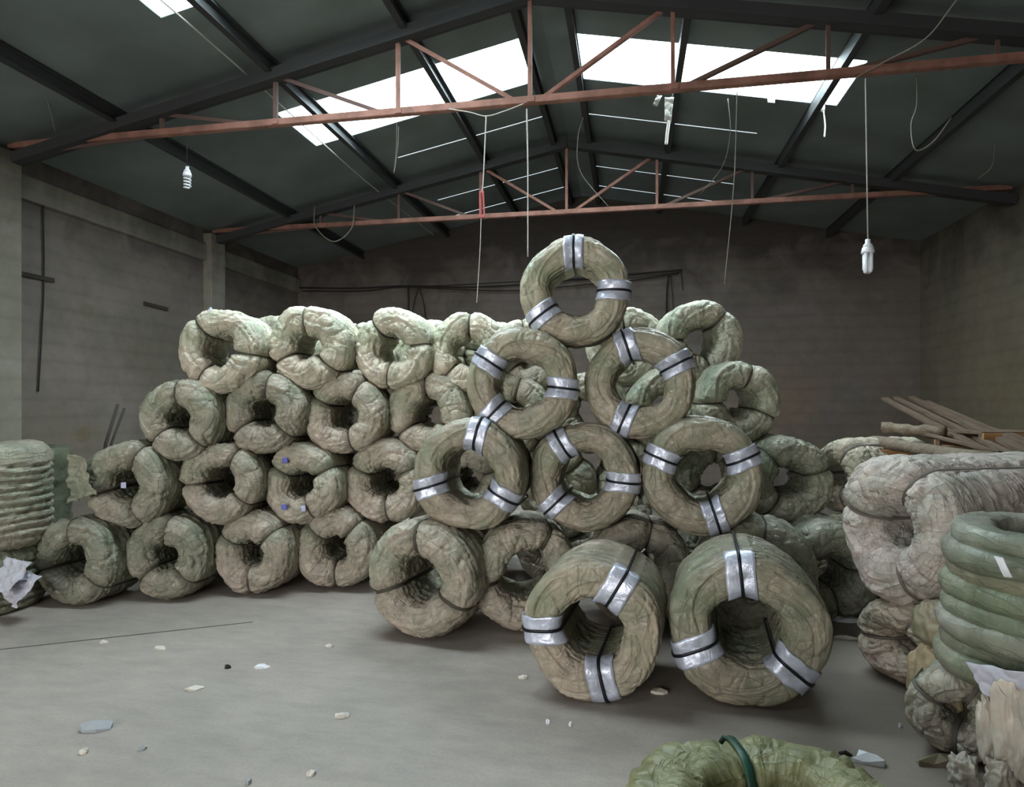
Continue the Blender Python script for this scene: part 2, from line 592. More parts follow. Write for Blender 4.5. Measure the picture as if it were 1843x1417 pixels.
def window(n, name, spans, y0, y1):
    o = bpy.data.objects.new(name, None)
    COL.objects.link(o)
    struct(o)
    for x0, x1 in spans:
        k = max(1, round((x1 - x0) / 1.0))
        for j in range(k):
            a, b2 = x0 + (x1 - x0) * j / k, x0 + (x1 - x0) * (j + 1) / k
            slab(a, b2 - 0.0, y0 + .002, y1 - .002, 0.012, 0.003).build('pane', M['pane'], o)


window(1, 'window_1', ((-3.64, -0.98), (-0.52, 2.06)), 6.12, 6.98)
window(2, 'window_2', ((-3.64, -0.98),), 3.55, 4.45)
window(3, 'window_3', ((-3.64, -0.98),), -1.95, -1.05)

# trusses
TB = 4.045


def truss(y, label, mats):
    c, d = mats
    o = empty('roof_truss', (XM, y, TB), label, 'roof truss', 'steel trusses across the shed')
    L = lambda x, z: (x - XM, 0, z - TB)
    zt = lambda x: roofz(x) - 0.16
    ofs = lambda p, e: (p[0], p[1] + e, p[2])
    MB().angle(L(XL + .05, TB), L(XR - .05, TB), 0.055).build('bottom_chord', c, o)
    for x0, x1 in ((XL + .02, XM), (XM, XR - .02)):
        MB().bar(L(x0, zt(x0)), L(x1, zt(x1)), 0.10, 0.10).bar(Vector(L(x0, zt(x0))) + Vector((0, 0.09, 0.03)), Vector(L(x1, zt(x1))) + Vector((0, 0.09, 0.03)), 0.03, 0.13).build('top_chord', M['purlin'], o)
    ks = [XM + 1.17 * k for k in range(-4, 5)]
    for x in ks:
        if zt(x) - TB > 0.03:
            MB().angle(ofs(L(x, TB + .006), .012), ofs(L(x, zt(x)), .012), 0.03).build('post', c if abs(x - XM) < 2.0 else d, o)
    for sgn in (-1, 1):
        for k in range(0, 4):
            xa, xb = XM + sgn * (1.17 * k + .09), XM + sgn * (1.17 * (k + 1) - .06)
            if abs(xb - XM) < 5.2:
                MB().angle(ofs(L(xa, TB + .02), .022), ofs(L(xb, zt(xb) - .02), .022), 0.032).build('diagonal_brace', c if k < 1 else d, o)
    # gusset plates where the members meet
    for x in ks[2:-2]:
        MB().box(x - XM - .03, x - XM + .03, -.012, -.006, .004, .05).build('gusset_plate', c, o)
    return o


truss(5.3, 'near rust red steel truss crossing in front of the bright roof lights', (M['rust'], M['rust_shaded']))
truss(8.45, 'far rust red steel truss low over the coil stack before the back wall', (M['rust'], M['rust_shaded']))
truss(2.15, 'steel truss overhead nearest the camera above the picture top', (M['rust'], M['rust_shaded']))


# ------------------------------------------------------------ coils
_pc = {}


def profile(a, L, n, rc=0.6):
    """closed rounded-rectangle outline of the wrapped bundle (radial half width a, axial length L):
    radial offset, axial pos (0..L), normal; sampled more densely on the front"""
    key = (round(a, 5), round(L, 5), n, rc)
    if key in _pc:
        return _pc[key]
    b = L / 2
    r = rc * min(a, b)
    pts = []

    def seg(p, q, nn, u, v):
        for k in range(nn):
            t_ = k / nn
            pts.append((p[0] + (q[0] - p[0]) * t_, p[1] + (q[1] - p[1]) * t_, u, v))

    def arc(cx, cy, a0):
        for k in range(120):
            q = a0 - math.pi / 2 * k / 120
            pts.append((cx + r * math.cos(q), cy + r * math.sin(q), math.cos(q), math.sin(q)))
    seg((a, 0), (a, -b + r), 200, 1, 0)
    arc(a - r, -b + r, 0)
    seg((a - r, -b), (-a + r, -b), 200, 0, -1)
    arc(-a + r, -b + r, -math.pi / 2)
    seg((-a, -b + r), (-a, b - r), 400, -1, 0)
    arc(-a + r, b - r, -math.pi)
    seg((-a + r, b), (a - r, b), 200, 0, 1)
    arc(a - r, b - r, -1.5 * math.pi)
    seg((a, b - r), (a, 0), 200, 1, 0)
    A = np.array(pts)
    d = np.hypot(*(np.roll(A[:, :2], -1, 0) - A[:, :2]).T)
    # gentle crown on the flat sides
    A[:, 0] += np.sign(A[:, 0]) * 0.0
    A[:, 1] += -0.10 * a * np.sign(-A[:, 1]) * (1 - np.minimum(1, np.abs(A[:, 0]) / a) ** 2) * (np.abs(A[:, 3]) > .3)
    wgt = d * np.where(A[:, 1] < -b + 1.6 * a, 3.0, np.where(A[:, 1] > b - r * 1.01, 0.7, 2.0))
    c = np.concatenate([[0], np.cumsum(wgt)])
    arcl = np.concatenate([[0], np.cumsum(d)])[:-1]
    x = np.arange(n) / n * c[-1]
    ii = np.searchsorted(c, x, side='right') - 1
    ii = np.clip(ii, 0, len(A) - 1)
    B = A[ii]
    nn = np.hypot(B[:, 2], B[:, 3])
    _pc[key] = (B[:, 0], B[:, 1] + b, B[:, 2] / nn, B[:, 3] / nn, arcl[ii])
    return _pc[key]


def adiff(x, c):
    return (x - c + math.pi) % (2 * math.pi) - math.pi


def coil_surface(sp, phi, n, detail=True, off=0.0, lin=None):
    """vertices (len(phi) x n) of the coil's skin. sp: dict of shape values; lin: linear offset along the hoop (bands of even width)"""
    R, Rin, L, seed = sp['R'], sp['Rin'], sp['L'], sp['seed']
    a = (R - Rin) / 2
    Rm = (R + Rin) / 2
    rad, ax, nr, na, arcl = profile(a, L, n, sp.get('rc', 0.6))
    phi = np.asarray(phi)
    PH = np.repeat(phi[:, None], n, 1)
    rad, ax, nr, na, arcl = [np.repeat(x[None, :], len(phi), 0) for x in (rad, ax, nr, na, arcl)]
    if lin is not None:
        PH = PH + np.arcsin(np.clip(np.asarray(lin)[:, None] / (Rm + rad), -.9, .9))
    pin = np.zeros_like(PH)
    lob = np.zeros_like(PH)
    wd = sp.get('pw', 0.16)
    for tdeg in sp['ties']:
        d = adiff(PH, math.radians(tdeg))
        pin += np.exp(-(d / wd) ** 2)
        lob += np.exp(-(np.abs(d) / (wd * 0.35)) ** 1.3)
    pin = np.minimum(pin, 1)
    k = 1 - sp['pinch'] * pin - sp['pinch'] * 0.7 * np.minimum(lob, 1)
    bulge = 1 + 0.05 * np.sin(PH * 2 + seed) + 0.04 * np.sin(PH * 3 + seed * 2.1)
    axc = ax - L / 2
    kk = np.clip(k * bulge, 0.3, 1.3)
    kr = np.where(rad > 0, 1 - 0.62 * (1 - kk), kk)
    rr = Rm * (1 + sp.get('wob', 0.03) * np.sin(PH * 3 + seed * 1.7) + 0.018 * np.sin(PH * 5 + seed)) + rad * kr
    axx = axc * (1 - (1 - kk) * min(1, 2.2 * a / L) * 1.1) + L / 2
    X = rr * np.cos(PH)
    Z = rr * np.sin(PH)
    V = np.stack([X, axx, Z], 2).reshape(-1, 3)
    N = np.stack([nr * np.cos(PH), na, nr * np.sin(PH)], 2).reshape(-1, 3)
    d = np.full(len(V), off)
    if detail:
        Q = V + seed * 3.7
        am = sp.get('crease', 1.0)
        u = PH.reshape(-1) * Rm
        v = arcl.reshape(-1)
        nrf, naf = nr.reshape(-1), na.reshape(-1)
        side = np.abs(nrf) ** 3
        am = am * (1 - sp.get('calm', .35) * side)
        d += am * 0.008 * noise(Q * 4.5, seed + 8)
        w1, w2 = noise(Q * 6, seed + 1), noise(Q * 6, seed + 2)
        msk = np.clip(0.75 + 0.9 * noise(Q * 5, seed + 7), 0.15, 1.4)
        # long folds drawn along the hoop between the ties
        T = np.stack([u * 3.0 + .5 * w1, v * 9 + 1.3 * w2, np.full_like(u, seed)], 1)
        d -= am * msk * 0.021 * ridge(T, seed + 3, 6)
        # cross folds, short and sharp
        T = np.stack([u * 9 + 1.0 * w2, v * 3.6 + .6 * w1, np.full_like(u, seed * 1.3)], 1)
        d -= am * (1.5 - msk) * 0.014 * ridge(T, seed + 4, 6)
        # slanting folds both ways
        for sg, sd in ((1, 5), (-1, 6)):
            T = np.stack([(u + sg * v) * 7 + .9 * w1, (u - sg * v) * 2.2, np.full_like(u, seed * .7)], 1)
            d -= am * 0.014 * np.clip(.6 + noise(Q * 4, seed + 9 + sd), 0, 1.3) * ridge(T, seed + sd, 6)
        T = np.stack([u * 24 + 2 * w1, v * 22 + 2 * w2, np.full_like(u, seed)], 1)
        d -= am * 0.0022 * ridge(T, seed + 17, 3)
        d += am * 0.010
        T = np.stack([u * 2.2 + .4 * w1, v * 34 + 1.2 * w2, np.full_like(u, seed * .3)], 1)
        d -= sp.get('conc', .3) * 0.010 * msk * ridge(T, seed + 18, 2.5)
        # hoop folds running round the outside and the bore
        T = np.stack([u * 2.4, axx.reshape(-1) * sp.get('hoopf', 26) + 0.5 * noise(Q * 5, seed + 20), 0.3 * rad.reshape(-1)], 1)
        hoop = ridge(T, seed + 11, 2) * 0.014 + ridge(T * [2.2, 2.1, 1], seed + 12, 2) * 0.008
        d -= side * hoop * sp.get('hoop', 1.0)
        if 'pleat' in sp:
            q = axx.reshape(-1) / sp['pleat'] + .35 * noise(Q * 3, seed + 21)
            d += side * (np.abs(np.sin(math.pi * q)) ** .6 - .6) * 0.03
        # gathers fanning out of each tie
        T3 = np.stack([u * 1.5, v * 34 + 2 * w1, 0 * u], 1)
        d -= ridge(T3, seed + 14, 2) * 0.007 * am * np.exp(-(1 - pin.reshape(-1)) * 2.2)
        # long overlap seam of the wrap, drifting from rim to bore within each lobe
        q = (u / Rm * len(sp['ties']) / (2 * math.pi) + seed * .37) % 1
        tgt = 0.6 - 1.0 * q + 0.25 * noise(Q * 3, seed + 15)
        face = (naf < -0.05)
        dd = rad.reshape(-1) / a - tgt
        d += face * (-0.012 * np.exp(-(dd / 0.05) ** 2) + 0.007 * np.exp(-((dd - 0.15) / 0.09) ** 2)) * sp.get('seam', 1.0)
        if not sp.get('padded') and not sp.get('notie'):
            g = np.zeros_like(u)
            for tdeg in sp['ties']:
                dl = np.abs(adiff(PH, math.radians(tdeg)).reshape(-1) * (Rm + rad.reshape(-1)))
                g = np.maximum(g, np.exp(-(dl / .014) ** 2))
            d = d * (1 - g) - .004 * g
        if sp.get('padded'):
            g = np.zeros_like(u)
            for tdeg in sp['ties']:
                dl = np.abs(adiff(PH, math.radians(tdeg)).reshape(-1) * (Rm + rad.reshape(-1)))
                g = np.maximum(g, 1 - np.clip((dl - sp['padw'] / 2) / .02, 0, 1))
            d = d * (1 - .85 * g) - .004 * g
    V = V + N * d[:, None]
    if 'sq' in sp:
        V[:, 2] *= sp['sq']
    if detail:
        return V, np.stack([PH.reshape(-1) * Rm, arcl.reshape(-1)], 1)
    return V


def grid_faces(m_, n, closed_phi=True):
    i = np.arange(m_ if closed_phi else m_ - 1)
    j = np.arange(n)
    I, J = np.meshgrid(i, j, indexing='ij')
    I2, J2 = (I + 1) % m_, (J + 1) % n
    return np.stack([I * n + J, I * n + J2, I2 * n + J2, I2 * n + J], 2).reshape(-1, 4)


def band(sp, tdeg, width, off, n=96, thick=0.003, steps=3, face=None):
    """a flat band of even width right round the bundle's section at a tie"""
    lin = np.linspace(-width / 2, width / 2, steps)
    phis = np.full(steps, math.radians(tdeg))
    vo = coil_surface(sp, phis, n, detail=False, off=off + thick, lin=lin).reshape(steps, n, 3)
    vi = coil_surface(sp, phis, n, detail=False, off=off - thick, lin=lin).reshape(steps, n, 3)
    V = np.concatenate([vo, vi[::-1]], 0).reshape(-1, 3)
    F = grid_faces(2 * steps, n)
    if face is not None:
        ax = profile((sp['R'] - sp['Rin']) / 2, sp['L'], n, sp.get('rc', 0.6))[1]
        keep = ax < face
        F = F[keep[F % n].all(1)]
        use = np.unique(F)
        mp = np.zeros(len(V), int)
        mp[use] = np.arange(len(use))
        V, F = V[use], mp[F]
    return V, F


M['tie_pale'] = mat('grey_brown_strap', (0.17, 0.15, 0.13), 0.7)


def make_coil(name, sp, mt, loc, rot, label, cat='wire coil', group=None, tint=(1, 1, 1), res=(170, 60), tie_mat=None):
    o = empty(name, loc, label, cat, group, rot)
    p0 = math.radians(sp['ties'][0])
    phi = p0 + np.arange(res[0] + 1) / res[0] * 2 * math.pi
    V, UV = coil_surface(sp, phi, res[1])
    V = V.reshape(res[0] + 1, res[1], 3)
    V[-1] = V[0]
    V = V[:-1].reshape(-1, 3)
    F = grid_faces(*res)
    me = npmesh('wrapping', V, F, mt)
    uv = me.uv_layers.new(name='wrap')
    Rm = (sp['R'] + sp['Rin']) / 2
    per = UV[:, 1].max() + 0.012
    i_, j_ = F // res[1], F % res[1]
    i_ = np.where((i_ == 0) & (np.max(F // res[1], 1, keepdims=True) == res[0] - 1), res[0], i_)
    uu = (p0 + i_ / res[0] * 2 * math.pi) * Rm
    vv = UV[:res[1], 1][j_]
    vv = np.where((j_ == 0) & (np.max(j_, 1, keepdims=True) == res[1] - 1), per, vv)
    uv.data.foreach_set('uv', np.stack([uu, vv], 2).astype(np.float32).ravel())
    b = link('wrapping', me, o)
    b.color = (*tint, 1)
    for tdeg in sp['ties']:
        if sp.get('padded'):
            V, F = band(sp, tdeg, sp['padw'], 0.003, n=160, steps=11, face=sp.get('padd', .085))
            V = V + 0.006 * noise(V * 16 + tdeg, 3)[:, None] * np.array([1, 1, 1])
            link('silver_pad', npmesh('silver_pad', V, F, M['pad']), o)
            V, F = band(sp, tdeg + sp.get('so', 0), 0.015, 0.011)
            link('strap', npmesh('strap', V, F, M['strap']), o)
        else:
            if sp.get('notie'):
                continue
            V, F = band(sp, tdeg, sp.get('tw', 0.011), sp.get('toff', 0.0))
            link('tie', npmesh('tie', V, F, tie_mat or M['tie']), o)
    return o


def coilP(px, py, D, R, ties, label, kind='A', yaw=0.0, pitch=0.0, L=0.5, seed=1, z=None, tint=(1, 1, 1), res=None, group=None, floor=False, **kw):
    """coil whose front face is centred on the pixel at distance D; yaw in degrees about the vertical, world frame"""
    c = P(px, py, D)
    if z is not None:
        c.z = z
    sp = dict(R=R, L=L, seed=seed, ties=ties)
    if kind == 'A':
        sp.update(Rin=R * 0.32, pinch=0.21, pw=0.14, crease=1.0, hoop=0.9, wob=0.03, seam=1.2, rc=0.85)
        mt = M['wrap']
        res = res or (220, 84)
    else:
        sp.update(Rin=R * 0.43, pinch=0.035, pw=0.2, crease=0.5, hoop=1.7, calm=.75, wob=0.012, padded=True, seam=1.0, rc=0.72, padw=.15)
        mt = M['wrap_smooth']
        res = res or (240, 90)
    sp.update(kw.pop('sp', {}))
    mt = kw.pop('mt', mt)
    return make_coil('wire_coil', sp, mt, c, (math.radians(pitch), 0, math.radians(yaw)), label, 'wire coil', group, tint, res)


rnd = random.Random(7)


def tintof(g, v=1.0):
    """g: 0 tan .. 1 green"""
    return (v * (1.02 - 0.17 * g), v * (0.985 - 0.06 * g), v * (0.99 - 0.12 * g))


# crumpled, tied coils of the long stack on the left: (px, py, R px, ties, tint, label)
GA = 'crumpled tied coils of the long stack'
rows = [
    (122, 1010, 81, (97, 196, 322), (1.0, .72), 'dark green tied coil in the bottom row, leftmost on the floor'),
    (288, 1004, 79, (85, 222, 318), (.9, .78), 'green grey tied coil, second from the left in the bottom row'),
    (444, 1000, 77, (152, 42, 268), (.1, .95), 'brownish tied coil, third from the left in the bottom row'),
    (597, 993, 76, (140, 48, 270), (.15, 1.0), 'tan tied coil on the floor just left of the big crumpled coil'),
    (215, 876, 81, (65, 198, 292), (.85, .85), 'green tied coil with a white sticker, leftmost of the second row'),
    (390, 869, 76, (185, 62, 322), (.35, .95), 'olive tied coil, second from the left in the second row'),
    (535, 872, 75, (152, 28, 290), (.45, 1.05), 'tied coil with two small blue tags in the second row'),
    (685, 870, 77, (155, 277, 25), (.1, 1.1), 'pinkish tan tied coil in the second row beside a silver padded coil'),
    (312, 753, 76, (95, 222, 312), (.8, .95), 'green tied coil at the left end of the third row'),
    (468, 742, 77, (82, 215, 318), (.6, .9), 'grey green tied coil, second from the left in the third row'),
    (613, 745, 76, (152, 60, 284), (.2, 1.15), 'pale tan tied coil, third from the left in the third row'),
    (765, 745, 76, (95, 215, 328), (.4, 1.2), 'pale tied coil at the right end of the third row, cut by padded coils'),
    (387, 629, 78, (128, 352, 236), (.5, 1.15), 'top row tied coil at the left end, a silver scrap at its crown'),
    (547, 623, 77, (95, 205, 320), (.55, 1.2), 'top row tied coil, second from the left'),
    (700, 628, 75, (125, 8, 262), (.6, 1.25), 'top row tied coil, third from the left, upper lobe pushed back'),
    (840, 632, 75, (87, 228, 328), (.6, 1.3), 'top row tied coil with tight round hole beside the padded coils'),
]
AD = lambda px: 4.74 + 0.00075 * (px - 122)
for i, (px, py, rp, ties, (g, v), lab) in enumerate(rows):
    D = AD(px)
    R = rp * D / FPX
    coilP(px, py, D, R, ties, lab, seed=10 + i, tint=tintof(g * .9, v * (1.0 if py > 700 else 1.18)), L=0.50, yaw=4 + rnd.uniform(-5, 5), pitch=rnd.uniform(-3, 3),  # upper rows tinted paler: skylight falling on them put into the colour
          z=R if py > 980 else None, group=GA, sp=dict(Rin=R * rnd.uniform(.27, .36), pinch=rnd.uniform(.18, .27)))
# pile continuing behind the silver padded coils, and right of them
right = [
    (1266, 612, 76, 5.15, (50, 178, 285), (.75, 1.2), 'tied green coil highest at the right behind the padded pyramid', {}),
    (1337, 725, 77, 4.95, (72, 182, 335), (.9, 1.2), 'bright green tied coil with a gap showing red wall, right side', {}),
    (1428, 868, 80, 4.70, (18, 235, 130), (1.0, .85), 'dark green tied coil right of the padded pyramid, in the second row', {}),
    (1500, 1030, 92, 4.35, (5, 185, 280), (1.1, .72), 'dark green tied coil on the floor at the right end of the stack', {}),
    (840, 868, 74, 5.35, (20, 140, 260), (.4, 1.0), 'tied coil glimpsed through the hole of the left padded coil', {}),
    (1000, 872, 74, 5.4, (40, 160, 280), (.6, 1.1), 'tied coil bulging behind the hole of the middle padded coil', {}),
    (1150, 868, 74, 5.4, (40, 160, 280), (.6, 1.0), 'tied coil glimpsed between middle and right padded coils', {}),
    (1290, 862, 74, 5.3, (90, 210, 330), (.6, .9), 'tied coil glimpsed through the hole of the right padded coil', {}),
    (918, 745, 74, 5.35, (75, 195, 315), (.4, 1.2), 'tied coil glimpsed through the hole of the upper left padded coil', {}),
    (1065, 745, 74, 5.4, (10, 130, 250), (.5, 1.1), 'tied coil in the dark gap between the two upper padded coils', {}),
    (1200, 735, 74, 5.25, (60, 180, 300), (.7, 1.2), 'tied coil glimpsed through the hole of the upper right padded coil', {}),
    (1000, 1000, 74, 5.2, (30, 150, 270), (.3, .8), 'tied coil on the floor far back, glimpsed below the left padded coil', {}),
    (1150, 1000, 74, 5.2, (70, 190, 310), (.3, .8), 'tied coil on the floor far back, glimpsed below the middle padded coil', {}),
    (1300, 1000, 74, 5.2, (10, 130, 250), (.5, .8), 'tied coil on the floor far back, glimpsed below the right padded coil', {}),
    (850, 1000, 74, 5.2, (90, 210, 330), (.3, .8), 'tied coil on the floor far back, glimpsed right of the big crumpled coil', {}),
    (1130, 622, 72, 5.5, (100, 220, 340), (.6, 1.45), 'pale yellow green tied coil peeping out under the topmost padded coil', {}),
    (950, 640, 70, 5.5, (100, 220, 340), (.5, 1.2), 'tied coil peeping out left of the topmost padded coil', {}),
]
for i, (px, py, rp, D, ties, (g, v), lab, kw) in enumerate(right):
    R = rp * D / FPX
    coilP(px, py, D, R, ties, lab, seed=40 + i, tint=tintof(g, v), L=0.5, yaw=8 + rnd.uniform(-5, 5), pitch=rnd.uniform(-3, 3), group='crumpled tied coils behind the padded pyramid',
          z=R if py >= 1000 else None, res=(190, 76), sp=dict(pinch=.17))
# second layer, only the crowns show over the top row
back = [(497, 632, 'crown of a coil peeping out between the first two top row coils'), (643, 645, 'crown of a coil peeping out between second and third top row coils'),
        (772, 640, 'green crown of a coil peeping out between third and fourth top row coils'), (893, 640, 'crown of a coil peeping out right of the fourth top row coil')]
proto = None
for i, (px, py, lab) in enumerate(back):
    D = AD(px) + 0.62
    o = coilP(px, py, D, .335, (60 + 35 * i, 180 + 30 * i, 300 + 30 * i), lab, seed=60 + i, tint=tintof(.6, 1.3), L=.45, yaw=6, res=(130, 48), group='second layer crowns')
    proto = proto or o


def copy_tree(o, loc, label=None, group=None, tint=None, roll=0.0):
    r = o.copy()
    COL.objects.link(r)
    r.location = loc
    r.rotation_euler = (o.rotation_euler[0], roll, o.rotation_euler[2])
    if label:
        r['label'] = label
    if group:
        r['group'] = group
    for ch in [c for c in bpy.data.objects if c.parent == o]:
        c = ch.copy()
        COL.objects.link(c)
        c.parent = r
        if tint and 'wrapping' in c.name:
            c.color = (*tint, 1)
    return r


for r_, (zz, off) in enumerate(((.335, 0), (.86, 75), (1.38, 150))):
    for k in range(4):
        px = 350 + off * .9 + 148 * k
        c = P(px, 800, AD(px) + .66)
        c.z = zz
        copy_tree(proto, c, 'tied coil deep in the stack, showing only through gaps', 'coils deep inside the stack', tintof(.5, .9), roll=rnd.uniform(0, 6))

# big crumpled coils of the bottom row
GB = 'large coils standing on the floor'
coilP(748, 1040, 4.02, .385, (95, 199, 332), 'big crumpled tied coil standing on the floor at the left foot of the pyramid', seed=71, L=.62, yaw=-9, z=.388, tint=tintof(.3, 1.0),
      res=(260, 90), group=GB, sp=dict(R=.385, Rin=.135, pinch=.18, pw=.12, tw=.02, hoop=1.1))
coilP(950, 1045, 4.15, .37, (190, 330, 62), 'crumpled tied coil on the floor, half hidden behind the front left padded coil', seed=72, L=.6, yaw=14, z=.372, tint=tintof(.3, 1.0),
      res=(220, 80), group=GB, sp=dict(R=.37, Rin=.16, pinch=.22, pw=.13, tw=.02))
coilP(1150, 1035, 4.2, .37, (75, 200, 300), 'crumpled tied coil on the floor peeping between the two front padded coils', seed=73, L=.55, yaw=3, z=.372, tint=tintof(.3, 1.0), group=GB, sp=dict(R=.37, Rin=.14, pinch=.2))
coilP(1362, 1040, 4.05, .385, (80, 200, 320), 'dark green crumpled coil on the floor behind the front right padded coil', seed=74, L=.5, yaw=-6, z=.388, tint=tintof(1.0, .8), group=GB, sp=dict(R=.385, Rin=.14, pinch=.15))

# silver padded coils
GP = 'coils with silver pads and black straps'
pads = [
    (1062, 1128, 3.20, .360, (60, 184, 284), -6, .60, 81, (.25, 1.0), .362, 'front left floor coil with silver pads, seen into its ringed bore'),
    (1345, 1142, 3.12, .385, (96, 204, 322), -6, .62, 82, (.75, .82), .387, 'front right floor coil with silver pads and greenish wrap, largest of all'),
    (838, 857, 4.04, .370, (76, 197, 331), 0, .50, 83, (.35, .95), None, 'silver padded coil at the left of the middle pyramid tier'),
    (1048, 861, 4.15, .366, (122, 355, 224), -2, .50, 84, (.35, .95), None, 'silver padded coil in the centre of the middle pyramid tier'),
    (1263, 858, 4.02, .385, (157, 24, 288), -4, .55, 85, (.6, .9), None, 'silver padded coil at the right of the middle pyramid tier'),
    (938, 690, 4.10, .372, (146, 353, 226), 4, .50, 86, (.5, 1.05), None, 'silver padded coil on the left of the upper pyramid tier'),
    (1150, 690, 4.15, .368, (108, 27, 247), -3, .50, 87, (.5, 1.05), None, 'silver padded coil on the right of the upper pyramid tier'),
    (1033, 521, 4.18, .368, (91, 358, 217), 2, .46, 88, (.6, 1.2), None, 'topmost silver padded coil crowning the pyramid'),
]
for (px, py, D, R, ties, yaw, L, seed, (g, v), z, lab) in pads:
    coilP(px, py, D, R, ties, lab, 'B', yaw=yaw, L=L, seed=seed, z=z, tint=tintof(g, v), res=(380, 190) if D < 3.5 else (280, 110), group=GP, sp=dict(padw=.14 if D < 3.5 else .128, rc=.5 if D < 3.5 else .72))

# ------------------------------------------------------------ coils lying flat
def flat_coil(name, loc, R, Rin, L, seed, label, mt, tint, ties=(90, 210, 330), group=None, res=(200, 70), **kw):
    sp = dict(R=R, Rin=Rin, L=L, seed=seed, ties=ties, pinch=.08, crease=.9, hoop=1.5, wob=.02, seam=.5)
    sp.update(kw)
    return make_coil('wire_coil', sp, mt, loc, (math.radians(90), 0, 0), label, 'wire coil', group, tint, res, kw.get('tie_mat'))


c = Fl(-62, 1075)
c = P(-70, 900, 4.7)
flat_coil('wire_coil', (c.x, c.y, .48), .54, .2, .72, 91, 'upright drum of pleated grey wrapping at the left picture edge', M['wrap'], (.8, .82, .78), pleat=.058, hoop=.8, ties=(200,), crease=.8, res=(240, 130))
flat_coil('wire_coil', (c.x, c.y, 0), .5, .2, .47, 92, 'lower pleated coil under the grey drum at the left edge', M['wrap'], (.65, .7, .65), pleat=.058, hoop=.8, ties=(200,), crease=.8, res=(240, 130))
c = P(60, 900, 5.75)
flat_coil('wire_coil', (c.x, c.y, 0), .3, .1, 1.12, 93, 'dark coil drum behind the pleated drum against the left wall', M['wrap_green'], (.5, .5, .45), ties=(120, 240), res=(90, 70))
# foreground coil at the bottom edge
c = P(1400, 1400, 1.74)
flat_coil('wire_coil', (c.x, c.y, 0), .42, .17, .415, 95, 'green yellow coil lying flat at the bottom edge with a green strap', M['wrap_green'], (1.0, .88, .62),
          ties=(257, 17, 137), res=(420, 130), tw=.028, tie_mat=M['gstrap'], hoop=1.4, crease=.8, pinch=.03, pleat=.05, toff=.008, conc=2.2)

# green ring stack at right
gc = P(1903, 950, 2.62)
GR = 'smooth green coils stacked flat at the right edge'
names = ['topmost green ring of the stack at the right edge', 'second green ring from the top, with a white torn label', 'third green ring from the top of the right hand stack',
         'fourth green ring from the top of the right hand stack', 'fifth green ring from the top of the right hand stack', 'third green ring from the bottom of the right hand stack',
         'second green ring from the bottom of the right hand stack', 'lowest green ring, resting on the white sheet']
for k in range(8):
    z = .905 - .0735 * k
    sp = dict(R=.385 + (.012 if k % 2 else -.006) + .004 * k, Rin=.21, L=.092, seed=100 + k, ties=(20 + 50 * k,), pinch=.03, crease=.32, hoop=.1, wob=.012, seam=.0, notie=True, rc=.95)
    make_coil('green_ring', sp, M['wrap_green'], (gc.x + rnd.uniform(-.012, .012), gc.y, z), (math.radians(90 + rnd.uniform(-1, 1)), math.radians(rnd.uniform(-1, 1)), 0), names[k], 'wire coil', GR,
              [(.98, .95, 1.0), (.8, .78, .8), (.95, .82, .78), (.78, .8, .74), (.8, .82, .8), (1.05, .96, 1.05), (.7, .67, .65), (.85, .82, .8)][k], (150, 30))

# pale bales at right: long coils lying on their sides
def side_coil(px, py, D, R, L, seed, label, mt, tint, yaw, z, ties, sq=1.0, group=None, **kw):
    c = P(px, py, D)
    c.z = z
    sp = dict(R=R, Rin=kw.pop('Rin', R * .25), L=L, seed=seed, ties=ties, pinch=.14, crease=1.1, hoop=.5, wob=.03, seam=1, sq=sq, pw=.14, tw=.014, toff=.003, conc=.9, hoopf=9, rc=.9)
    sp.update(kw)
    return make_coil('wire_coil', sp, mt, c, (0, 0, math.radians(yaw)), label, 'wire coil', group, tint, (260, 130), M['tie_pale'])


side_coil(1592, 962, 3.42, .40, 1.15, 111, 'large pale bundle lying on its side at right with a strap along it', M['wrap_pale'], (1, 1, 1), -66, .835, (62, 165, 290))
side_coil(1612, 1170, 3.40, .36, 1.0, 112, 'flattened pale brown bundle under the large pale one at right', M['wrap_pale'], (.85, .8, .72), -66, .225, (70, 190, 310), sq=.62)
side_coil(1500, 830, 5.1, .30, .9, 113, 'crumpled pale bundle lying behind the large pale bundle, upper', M['wrap_pale'], (1.0, 1.0, .88), -60, .93, (62, 165, 290))
side_coil(1500, 930, 5.0, .33, .9, 114, 'crumpled olive bundle lying behind the large pale bundle, lower', M['wrap'], (1, 1, .9), -60, .33, (62, 165, 290))


